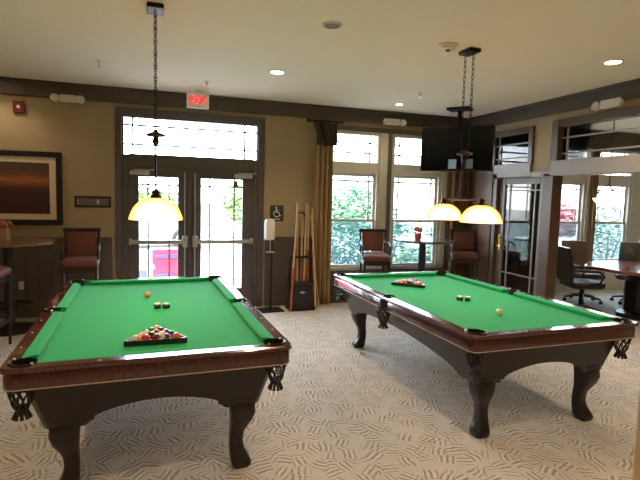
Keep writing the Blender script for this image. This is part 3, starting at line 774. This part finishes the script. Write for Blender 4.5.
for b_ in ((-w_, w_, -.045, 0, h_ - .07, h_), (-w_, w_, -.045, 0, -h_, -h_ + .07), (-w_, -w_ + .07, -.045, 0, -h_ + .07, h_ - .07), (w_ - .07, w_, -.045, 0, -h_ + .07, h_ - .07)): fr.box(*b_)
fr.build('frame', M_frameblk, t, bevel=.008)
MB().box(-w_ + .07, w_ - .07, -.02, -.012, -h_ + .07, h_ - .07).build('mat_board', M_matboard, t)
MB().box(-w_ + .15, w_ - .15, -.023, -.02, -h_ + .145, h_ - .145).build('print', M_art, t)

def emergency(loc, rz, label):
    t = thing('emergency_light', label, 'emergency light', loc, rz, 'emergency lights')
    MB().box(-.10, .10, -.07, 0, -.045, .05).build('housing', M_whitebox, t, bevel=.01)
    for s in (-1, 1):
        l = MB(); Mx = Matrix.Translation((s * .15, -.06, -.008)) @ Matrix.Rotation(PI / 2 - .25, 4, 'X')
        l.lathe([(.02, -.035), (.045, -.02), (.052, .03), (.046, .034), (.001, .026)], 18, M=Mx); l.build('lamp_head', M_whitebox, t)
    return t
emergency((-1.055, D - .045, 2.86), 0, 'white twin-head emergency light on the crown band above the framed picture')
emergency((3.62, D - .045, 2.90), 0, 'white twin-head emergency light above the large window')
emergency((XR - .045, 4.45, 2.85), PI / 2 * -1 + PI, 'white twin-head emergency light high on the glass partition wall') .rotation_euler = (0, 0, PI / 2 * 3 + 0)
t = thing('fire_alarm', 'small red fire alarm strobe high on the wall near the left edge', 'fire alarm', (-1.625, D, 2.72))
MB().box(-.062, .062, -.05, 0, -.072, .072).build('housing', M_red, t, bevel=.006)
MB().box(-.018, .018, -.066, -.05, -.02, .02).build('strobe', M_white, t, bevel=.006)
t = thing('exit_sign', 'grey hanging exit sign with red letters above the entrance doors', 'exit sign', (.555, 6.9, 2.93))
MB().box(-.145, .145, -.02, .02, -.105, .105).build('sign_panel', mat('pale_grey_sign', (236, 234, 226), .5), t, bevel=.006)
q = MB(); q.box(-.05, .05, -.025, .025, .105, .118); q.tube([(0, 0, .11), (0, 0, .139)], .012); q.build('ceiling_mount', M_whitebox, t)
text_mesh('EXIT', .15, M_exit, 'letters', t, (0, -.023, -.002), (PI / 2, 0, 0), .002, .002).scale = (.60, 1, 1)
t = thing('wall_outlet', 'white electrical outlet on the dark wainscot under the pub table', 'outlet', (-1.655, D - .02, .43))
MB().box(-.028, .028, -.008, 0, -.052, .052).build('cover_plate', M_white, t, bevel=.003)
q = MB(); q.box(-.016, .016, -.011, -.008, .008, .038); q.box(-.016, .016, -.011, -.008, -.038, -.008); q.build('socket', M_whitebox, t)

# ------------------------------------------------------------------ television
nrm = Vector((-.76, -.65, 0)).normalized(); tv_rz = math.atan2(nrm.y, nrm.x) + PI / 2
t = thing('television', 'black flat television hung from the ceiling in the far corner', 'television', (4.30, 6.42, 2.12), tv_rz)
MB().box(-.545, .545, -.03, .03, 0, .67).build('bezel', M_tv, t, bevel=.006)
MB().box(-.53, .53, -.033, -.03, .025, .655).build('screen', M_screen, t)
MB().box(-.16, .16, .03, .07, .2, .5).build('bracket', M_tv, t)
MB().tube([(0, .075, .3), (0, .075, HC - 2.12 - .03)], .03, 14).build('pole', M_iron, t)
MB().box(-.17, .17, -.05, .20, HC - 2.12 - .035, HC - 2.12 - .001).build('ceiling_plate', M_iron, t, bevel=.005)
for x, c, w_ in ((-.045, (150, 178, 214), .062), (.20, (120, 130, 140), .058)):
    s_ = MB().box(x - w_, x + w_, -.0345, -.033, .04, .18).build('sticker', mat('tv_patch', c, .5, var=.5, scale=25), t)  # blue and grey mottled rectangles low on the screen

# ------------------------------------------------------------------ cue rack and cues
RX, RY = 2.07, 6.98
t = thing('cue_rack', 'dark wooden floor cue rack with a small silver emblem beside the tan curtain', 'cue rack', (RX, RY, 0))
b = MB(); b.loft([[Vector((x, y, z)) for x, y in rrect(w_, w_ * .8, .03)] for z, w_ in ((0, .20), (.05, .20), (.06, .165), (.38, .155), (.39, .18), (.42, .18))]); b.build('rack_base', M_mah, t)
MB().prism([(-.05, 0), (0, -.018), (.05, 0), (0, .018)], 0, .006, M=Matrix.Translation((0, -.126, .27)) @ Matrix.Rotation(PI / 2, 4, 'X')).build('emblem', M_silver, t)
for sx in (-1, 1):
    for sy in (-1, 1): MB().tube([(sx * .155, sy * .10, .41), (sx * .135, sy * .08, .80)], .014, 8).build('upright', M_mah, t)
    MB().tube([(sx * .075, .05, .40), (sx * .07, .05, 1.36)], .013, 8).build('upright', M_mah, t)
u = MB()
for bb in ((-.15, .15, -.10, -.06), (-.15, .15, .06, .10), (-.15, -.11, -.06, .06), (.11, .15, -.06, .06)): u.box(*bb, .78, .81)
u.build('shelf_ring', M_mah, t, bevel=.005)
u = MB(); u.tube([(.07 * math.cos(a), .05, 1.36 + .09 * math.sin(a)) for a in [PI * k / 14 for k in range(15)]], .014, 8); u.build('top_arch', M_mah, t)
def cue(x0, y0, z0, x1, y1, z1, m2, label, w0=.019):
    c = thing('pool_cue', label, 'pool cue', (x0, y0, z0), 0, 'pool cues')
    d = Vector((x1 - x0, y1 - y0, z1 - z0)); k = .42
    MB().tube([(0, 0, 0), d * k], [w0, w0 * .85], 10).build('butt', m2, c)
    MB().tube([d * k, d * .99], [w0 * .85, .010], 10).build('shaft', M_ltwood, c)
    MB().tube([d * .99, d], [.009, .009], 8).build('tip', M_white, c)
zb = .422
cue(RX - .185, RY - .15, .012, RX - .10, RY - .115, 1.52, M_orwood, 'amber butted pool cue leaning on the front left corner of the cue rack')
cue(RX - .10, RY - .04, zb, RX - .085, RY - .02, 1.60, M_orwood, 'pool cue with amber butt standing leftmost inside the cue rack')
cue(RX - .055, RY - .01, zb, RX - .07, RY - .02, 1.56, M_ltwood, 'all maple pool cue standing second from left inside the cue rack')
cue(RX + .0, RY - .03, zb, RX + .0, RY - .02, 1.30, M_orwood, 'short amber pool cue standing in the middle of the cue rack')
cue(RX + .055, RY - .01, zb, RX + .06, RY - .02, 1.58, M_ltwood, 'maple pool cue with pale butt standing right of centre inside the cue rack')
cue(RX + .10, RY - .04, zb, RX + .09, RY - .02, 1.54, M_orwood, 'pool cue with amber butt standing rightmost inside the cue rack')
cue(RX + .215, RY - .10, .012, RX + .12, RY - .12, 1.50, M_ltwood, 'pale pool cue leaning on the front right corner of the cue rack')
cue(RX + .29, RY - .02, .012, RX + .17, RY + .10, 1.40, M_ltwood, 'loose pool cue standing on the floor between cue rack and curtain', .014)

# ------------------------------------------------------------------ ceiling fittings
def can(x, y, lit, label, e=40, r=.075):
    t = thing('recessed_light', label, 'ceiling light', (x, y, HC), 0, 'recessed ceiling lights')
    MB().lathe([(r + .02, 0), (r + .018, -.006), (r, -.008), (r - .004, 0)], 32, cap=False).build('trim_ring', M_whitebox, t)
    MB().lathe([(.001, -.003), (r - .004, -.003), (r - .004, -.001), (.001, -.001)], 32).build('lens', M_canlit if lit else mat('dark_grille', (120, 104, 84), .6), t)
    if lit:
        l = bpy.data.lights.new('can_light', 'SPOT'); l.energy = e; l.color = (1, .80, .56); l.spot_size = 2.3; l.spot_blend = .6; l.shadow_soft_size = .06
        o = bpy.data.objects.new('can_light', l); COL.objects.link(o); o.parent = t; o.location = (0, 0, -.02)
    return t
can(1.31, 5.52, True, 'lit recessed ceiling light in front of the entrance doors')
can(4.23, 3.75, True, 'lit recessed ceiling light at upper right, near the glass partition')
can(-1.85, 6.78, True, 'lit recessed ceiling light at the left edge above the picture', e=12)
can(3.41, 6.60, True, 'small lit recessed ceiling light near the large window', e=10, r=.05)
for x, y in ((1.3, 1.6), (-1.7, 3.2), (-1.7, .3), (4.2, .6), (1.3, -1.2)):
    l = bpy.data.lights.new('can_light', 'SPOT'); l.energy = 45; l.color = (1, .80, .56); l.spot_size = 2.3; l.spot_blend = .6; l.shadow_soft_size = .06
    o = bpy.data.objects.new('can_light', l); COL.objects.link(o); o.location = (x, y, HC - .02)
for x, y in ((7.0, 5.3), (7.2, 3.4)):
    l = bpy.data.lights.new('can_light', 'SPOT'); l.energy = 22; l.color = (1, .84, .64); l.spot_size = 2.3; l.spot_blend = .6; l.shadow_soft_size = .06
    o = bpy.data.objects.new('can_light', l); COL.objects.link(o); o.location = (x, y, HC - .02)
t = thing('ceiling_speaker', 'round grey ceiling speaker with pale rim at top centre', 'speaker', (1.36, 3.85, HC))
MB().lathe([(.085, 0), (.083, -.010), (.07, -.012), (.066, -.004)], 32, cap=False).build('rim', M_whitebox, t)
MB().lathe([(.001, -.006), (.066, -.006), (.066, -.001), (.001, -.001)], 32).build('grille', mat('speaker_grille', (120, 108, 84), .6, var=.3, scale=200), t)
t = thing('smoke_detector', 'white smoke detector on the ceiling beside the right hanging light', 'smoke detector', (2.49, 3.93, HC))
MB().lathe([(.09, 0), (.09, -.014), (.075, -.022), (.068, -.038), (.04, -.045), (.001, -.045)], 28).build('housing', M_whitebox, t)
MB().lathe([(.02, -.044), (.018, -.055), (.001, -.056)], 16).build('sensor', M_tv, t)
def sprinkler(x, y, label):
    t = thing('sprinkler_head', label, 'sprinkler', (x, y, HC), 0, 'fire sprinklers')
    MB().lathe([(.035, 0), (.033, -.006), (.012, -.008), (.010, -.04), (.001, -.04)], 18).build('escutcheon', M_whitebox, t)
    q = MB(); q.lathe([(.001, -.056), (.022, -.056), (.022, -.060), (.001, -.060)], 14); q.tube([(.009, 0, -.04), (.009, 0, -.057)], .003, 6); q.tube([(-.009, 0, -.04), (-.009, 0, -.057)], .003, 6); q.build('deflector', M_silver, t)
sprinkler(-.55, 5.86, 'small sprinkler head on the ceiling left of the left hanging light')
sprinkler(.62, 6.35, 'sprinkler head just above the exit sign')
sprinkler(3.29, 5.80, 'small sprinkler head on the ceiling between the right light and the window')

# ------------------------------------------------------------------ card room
t = thing('poker_table', 'round dark card table with reddish glossy top seen through the partition', 'card table', (6.98, 5.38, 0))
R8 = lambda r, n=8: [(r * math.cos(PI / 8 + 2 * PI * k / n), r * math.sin(PI / 8 + 2 * PI * k / n)) for k in range(n)]
MB().loft([[Vector((x, y, z)) for x, y in R8(r_, 8)] for z, r_ in ((.69, .70), (.70, .80), (.715, .84), (.745, .85), (.76, .83), (.762, .4))]).build('tabletop', M_pok, t)
MB().loft([[Vector((x, y, z)) for x, y in R8(r_, 8)] for z, r_ in ((.0, .34), (.06, .34), (.09, .24), (.55, .24), (.69, .40))]).build('pedestal', M_mah, t)
def office_chair(loc, rz, ml, label):
    T = thing('office_chair', label, 'office chair', loc, rz, 'card room chairs')   # faces -Y
    MB().loft([[Vector((x * k, y * k, z)) for x, y in rrect(.25, .25, .08)] for z, k in ((.42, .9), (.44, 1), (.49, 1.02), (.515, .95), (.525, .6))]).build('seat', ml, T)
    secs = []
    for z, y in ((.50, .24), (.60, .25), (.75, .26), (.90, .29), (1.0, .32), (1.03, .33)):
        hw = .22 + .02 * math.sin((z - .5) * 5); secs.append([Vector((-hw, y + .045, z)), Vector((-hw, y - .0, z)), Vector((-hw * .7, y - .03, z)), Vector((hw * .7, y - .03, z)), Vector((hw, y, z)), Vector((hw, y + .045, z))])
    MB().loft(secs).build('backrest', ml, T, bevel=.01)
    for s in (-1, 1):
        MB().tube([(s * .22, .24, .70), (s * .28, .12, .70), (s * .285, -.10, .69), (s * .27, -.18, .62), (s * .25, -.10, .46)], [.016, .024, .024, .018, .014], 8).build('armrest', ml, T)
    MB().tube([(0, 0, .10), (0, 0, .43)], .028, 12).build('gas_lift', M_iron, T)
    for k in range(5):
        a = 2 * PI * k / 5 + .4; c, s = math.cos(a), math.sin(a)
        l = MB().tube([(0, 0, .12), (.15 * c, .15 * s, .105), (.29 * c, .29 * s, .075)], [.028, .022, .016], 8).build('leg', M_dwood, T)
        Mx = Matrix.Translation((.29 * c, .29 * s, .03)) @ Matrix.Rotation(a, 4, 'Z') @ Matrix.Rotation(PI / 2, 4, 'X')
        MB().lathe([(.01, -.025), (.03, -.02), (.03, .02), (.01, .025)], 14, M=Mx).build('caster', M_black, l)
    return T
office_chair((6.19, 5.74, 0), 1.25, M_bkleather, 'black leather office chair at the near left of the card table')
office_chair((7.0, 6.46, 0), -.25, M_brleather, 'brown backed office chair between card table and windows')
office_chair((7.75, 6.15, 0), -.9, mat('charcoal_leather', (62, 62, 64), .4, var=.1), 'charcoal office chair behind the card table at the right edge')
t = thing('card_room_pendant', 'cream bowl pendant lamp with curved arms over the card table', 'pendant light', (6.6, 5.75, 1.70))
MB().lathe([(.02, -.07), (.08, -.045), (.15, -.01), (.20, .05), (.215, .075), (.205, .078), (.19, .05), (.14, 0), (.001, -.05)], 32).build('bowl', shade_mat('cream_bowl', (255, 236, 196), 1.0), t)
q = MB()
for k in range(3):
    a = 2 * PI * k / 3 + .3; q.tube([(.2 * math.cos(a), .2 * math.sin(a), .07), (.14 * math.cos(a), .14 * math.sin(a), .17), (.05 * math.cos(a), .05 * math.sin(a), .24), (0, 0, .30)], .009, 6)
q.build('arm', M_iron, t)
q = MB(); q.tube([(0, 0, .29), (0, 0, HC - 1.70 - .02)], .008, 6); q.lathe([(.06, -.02), (.06, -.001)], 20, (0, 0, HC - 1.70)); q.build('stem', M_iron, t)

# ------------------------------------------------------------------ outdoors
m = MB().box(-60, 90, D + WT, 90, -.25, -.06); struct(m.build('ground', mat('pale_pavement', (150, 148, 142), .9, var=.06, scale=1), smooth=False))
def leaf_blob(name, m, parent, c, r, n, size=.05, seed=1):
    rn = random.Random(seed); mb = MB()
    for i in range(n):
        while True:
            p = Vector((rn.uniform(-1, 1), rn.uniform(-1, 1), rn.uniform(-1, 1)))
            if .35 < p.length < 1: break
        k = 1 + .18 * math.sin(p.x * 7 + p.y * 5) * math.cos(p.z * 6)
        q = Vector((c[0] + p.x * r[0] * k, c[1] + p.y * r[1] * k, c[2] + p.z * r[2] * k))
        e = Matrix.Rotation(rn.random() * 6.28, 3, 'Z') @ Matrix.Rotation(rn.uniform(-1, 1), 3, 'X'); s_ = size * rn.uniform(.6, 1.3)
        vs = [mb.bm.verts.new(q + e @ Vector(v)) for v in ((-s_, 0, 0), (0, -s_ * .5, s_ * .12), (s_, 0, 0), (0, s_ * .5, s_ * .12))]
        mb.face(vs)
    return mb.build(name, m, parent, smooth=False, fix=False)
def shrub(loc, r, m, label, seed, n=2600):
    t = thing('garden_shrub', label, 'shrub', (loc[0], loc[1], -.06), 0, 'shrubs outside the windows')
    leaf_blob('foliage', m, t, (0, 0, r[2] * .95), r, n, .055, seed)
    st = MB()
    for k in range(6): a = k * 1.05; st.tube([(.05 * math.cos(a), .05 * math.sin(a), 0), (r[0] * .5 * math.cos(a), r[1] * .5 * math.sin(a), r[2] * 1.1)], [.02, .006], 6)
    st.build('stems', M_bark, t); return t
shrub((3.75, 9.6), (.66, .5, .84), M_leaf, 'green shrub outside the left pane of the large window', 11)
shrub((5.1, 10.2), (.66, .5, .86), M_leaf, 'green shrub outside the middle of the large window', 12)
shrub((6.45, 9.7), (.62, .5, .84), M_leaf, 'green shrub outside the right pane of the large window', 13)
shrub((5.0, 8.7), (.5, .3, .42), M_leaf2, 'low lime green shrub just outside under the pub table window', 14, 1600)
shrub((2.2, 11.0), (.42, .42, .55), M_leaf, 'small round shrub outside the right entrance door', 15, 1500)
shrub((11.7, 10.1), (1.0, .5, .95), M_leaf, 'bluish green shrub outside the right card room window', 16)
shrub((10.0, 9.5), (.45, .3, .46), M_leaf2, 'low lime shrub outside the left card room window', 17, 1600)
def tree(loc, r, zc, m, label, seed, n=3500, size=.11):
    t = thing('garden_tree', label, 'tree', (loc[0], loc[1], -.06), 0, 'trees outside')
    leaf_blob('crown', m, t, (0, 0, zc), r, n, size, seed)
    st = MB(); st.tube([(0, 0, 0), (.03, 0, zc * .5), (0, .03, zc)], [.11, .09, .05], 8)
    for k in range(5): a = k * 1.3; st.tube([(0, 0, zc * .6), (r[0] * .5 * math.cos(a), r[1] * .5 * math.sin(a), zc + r[2] * .3)], [.05, .015], 6)
    st.build('trunk', M_bark, t); return t
tree((12.2, 12.6), (1.1, 1.1, .55), 1.15, M_leafred, 'pink red tree outside the left card room window', 21)
tree((-.6, 21), (1.8, 1.4, .7), 1.2, M_leaf2, 'yellow green tree beyond the left entrance door', 22)
tree((3.9, 20), (1.5, 1.4, .9), 1.4, M_leaf2, 'yellow green tree beyond the right entrance door', 23)
tree((8.9, 21), (1.7, 1.4, 1.2), 1.2, M_leaf, 'green tree outside the large window in front of the pale house', 24)
t = thing('house', 'pale house with a grey roof far beyond the large window', 'house', (13, 30, -.06))
MB().box(-5, 7, 0, 8, 0, 3.2).build('house_wall', M_stucco, t, smooth=False)
MB().loft([[Vector((-5.4, -.4, 3.2)), Vector((7.4, -.4, 3.2)), Vector((7.4, 8.4, 3.2)), Vector((-5.4, 8.4, 3.2))], [Vector((-5.4, 3.8, 5.0)), Vector((7.4, 3.8, 5.0)), Vector((7.4, 4.2, 5.0)), Vector((-5.4, 4.2, 5.0))]]).build('roof', M_roof, t, smooth=False)
for x in (-.6, 3.2):
    f_ = MB().box(x - .55, x + .55, -.06, 0, 1.4, 2.6).build('house_window', M_white, t, smooth=False); MB().box(x - .45, x + .45, -.08, -.06, 1.5, 2.5).build('pane', mat('dark_pane', (120, 140, 160), .2), f_, smooth=False)
# red and blue boxes on the patio
t = thing('patio_cooler', 'red box shaped stand with bluish bands outside the left entrance door', 'red stand', (.20, 10.0, -.06), .05)
b = MB(); b.loft([[Vector((x, y, z)) for x, y in rrect(w_, .2, .04)] for z, w_ in ((0.04, .23), (.10, .24), (.28, .26), (.30, .22), (.36, .22), (.38, .26), (.62, .27), (.66, .25))]); b.build('body', mat('bright_red', (214, 36, 62), .5, var=.2, scale=9), t)
q = MB(); q.box(-.2, .22, -.215, -.2, .50, .56); q.box(-.2, .1, -.205, -.18, .14, .19); q.build('band', mat('blue_band', (60, 60, 120), .5), t)
q = MB()
for sx in (-1, 1): q.tube([(sx * .18, 0, 0), (sx * .18, 0, .06)], .02, 8)
q.build('feet', M_black, t)
t = thing('storage_crate', 'small blue crate on the patio left of the red stand', 'crate', (-.24, 10.0, -.06))
MB().box(-.10, .10, -.1, .1, 0, .28).build('body', mat('dusty_blue', (70, 76, 130), .5, var=.1), t, bevel=.01)
MB().box(-.11, .11, -.11, .11, .25, .29).build('rim', mat('pale_rim', (190, 190, 210), .5), t, bevel=.005)
# parked car
def car(loc, rz, col, label):
    T = thing('parked_car', label, 'car', loc, rz)
    prof = [(-2.2, .30), (-2.25, .62), (-2.1, .82), (-1.3, .93), (-.75, 1.38), (.75, 1.42), (1.5, .98), (2.1, .92), (2.25, .6), (2.2, .30)]
    secs = []
    for y, k in ((-.84, .96), (-.88, 1), (.88, 1), (.84, .96)): secs.append([Vector((x * k, y, z)) for x, z in prof])
    MB().loft(secs).build('body', mat('car_paint', col, .25, var=.03, coat=.6), T, bevel=.03)
    g = MB()
    for y in (-.885, .885): g.loft([[Vector((x, y + d_, z)) for x, z in ((-1.15, .96), (-.7, 1.32), (.7, 1.35), (1.3, .98))] for d_ in (-.01, .01)])
    g.build('side_window', mat('car_glass', (60, 70, 84), .1), T, smooth=False)
    for x in (-1.35, 1.4):
        for y in (-.8, .8):
            w_ = MB().lathe([(.1, -.1), (.30, -.1), (.33, -.07), (.33, .07), (.30, .1), (.1, .1)], 22, M=Matrix.Translation((x, y, .33)) @ Matrix.Rotation(PI / 2, 4, 'X')).build('wheel', M_black, T)
            MB().lathe([(.01, -.105), (.19, -.105), (.19, .105), (.01, .105)], 16, M=Matrix.Translation((x, y, .33)) @ Matrix.Rotation(PI / 2, 4, 'X')).build('hubcap', M_silver, w_)
car((-.62, 16.5, -.06), .05, (205, 208, 214), 'silver car parked beyond the left entrance door')

# ------------------------------------------------------------------ world, camera
w = bpy.data.worlds.new('sky'); SC.world = w; w.use_nodes = True; t = w.node_tree
for n in list(t.nodes): t.nodes.remove(n)
out = t.nodes.new('ShaderNodeOutputWorld'); bg = t.nodes.new('ShaderNodeBackground'); t.links.new(bg.outputs[0], out.inputs[0])
tc = t.nodes.new('ShaderNodeTexCoord'); sp = t.nodes.new('ShaderNodeSeparateXYZ'); t.links.new(tc.outputs['Generated'], sp.inputs[0])
cr = t.nodes.new('ShaderNodeValToRGB'); cr.color_ramp.elements[0].position = 0; cr.color_ramp.elements[0].color = (.93, .97, 1, 1); cr.color_ramp.elements[1].position = .8; cr.color_ramp.elements[1].color = (.62, .78, 1, 1)
t.links.new(sp.outputs[2], cr.inputs[0]); t.links.new(cr.outputs[0], bg.inputs[0]); bg.inputs[1].default_value = 12.0
sl = bpy.data.lights.new('sun', 'SUN'); sl.energy = 12; sl.color = (1, .96, .9); sl.angle = .02
so_ = bpy.data.objects.new('sun', sl); COL.objects.link(so_); so_.rotation_euler = Vector((-.35, -.75, 1.0)).to_track_quat('Z', 'Y').to_euler()
# portals in the openings only guide the sampling of daylight
def portal(x, z, sx, sz, y=D + .2):
    l = bpy.data.lights.new('daylight_portal', 'AREA'); l.shape = 'RECTANGLE'; l.size = sx; l.size_y = sz; l.cycles.is_portal = True
    o = bpy.data.objects.new('daylight_portal', l); COL.objects.link(o); o.location = (x, y, z); o.rotation_euler = (-PI / 2, 0, 0)
portal(.52, 1.37, 1.9, 2.7)
for a, b_, c, d_ in WINS: portal((a + b_) / 2, (c + d_) / 2, b_ - a, d_ - c)

cam = bpy.data.cameras.new('camera'); co = bpy.data.objects.new('camera', cam); COL.objects.link(co); SC.camera = co
f_px, yaw, pitch, roll, hgt = 490.317, .326534, -.088819, .026426, 1.69362
cam.sensor_width = 36; cam.lens = f_px / 640 * 36; cam.clip_start = .05; cam.clip_end = 300
F = Vector((math.sin(yaw) * math.cos(pitch), math.cos(yaw) * math.cos(pitch), math.sin(pitch)))
r0 = Vector((math.cos(yaw), -math.sin(yaw), 0)); u0 = r0.cross(F)
r = r0 * math.cos(roll) + u0 * math.sin(roll); u = -r0 * math.sin(roll) + u0 * math.cos(roll)
co.matrix_world = Matrix(((r.x, u.x, -F.x, 0), (r.y, u.y, -F.y, 0), (r.z, u.z, -F.z, hgt), (0, 0, 0, 1)))

SC.view_settings.view_transform = 'Standard'; SC.view_settings.look = 'None'; SC.view_settings.gamma = 1; SC.view_settings.use_curve_mapping = False
SC.view_settings.exposure = 1.0
SC.cycles.max_bounces = 10; SC.cycles.diffuse_bounces = 5; SC.cycles.transparent_max_bounces = 16; SC.cycles.sample_clamp_indirect = 6
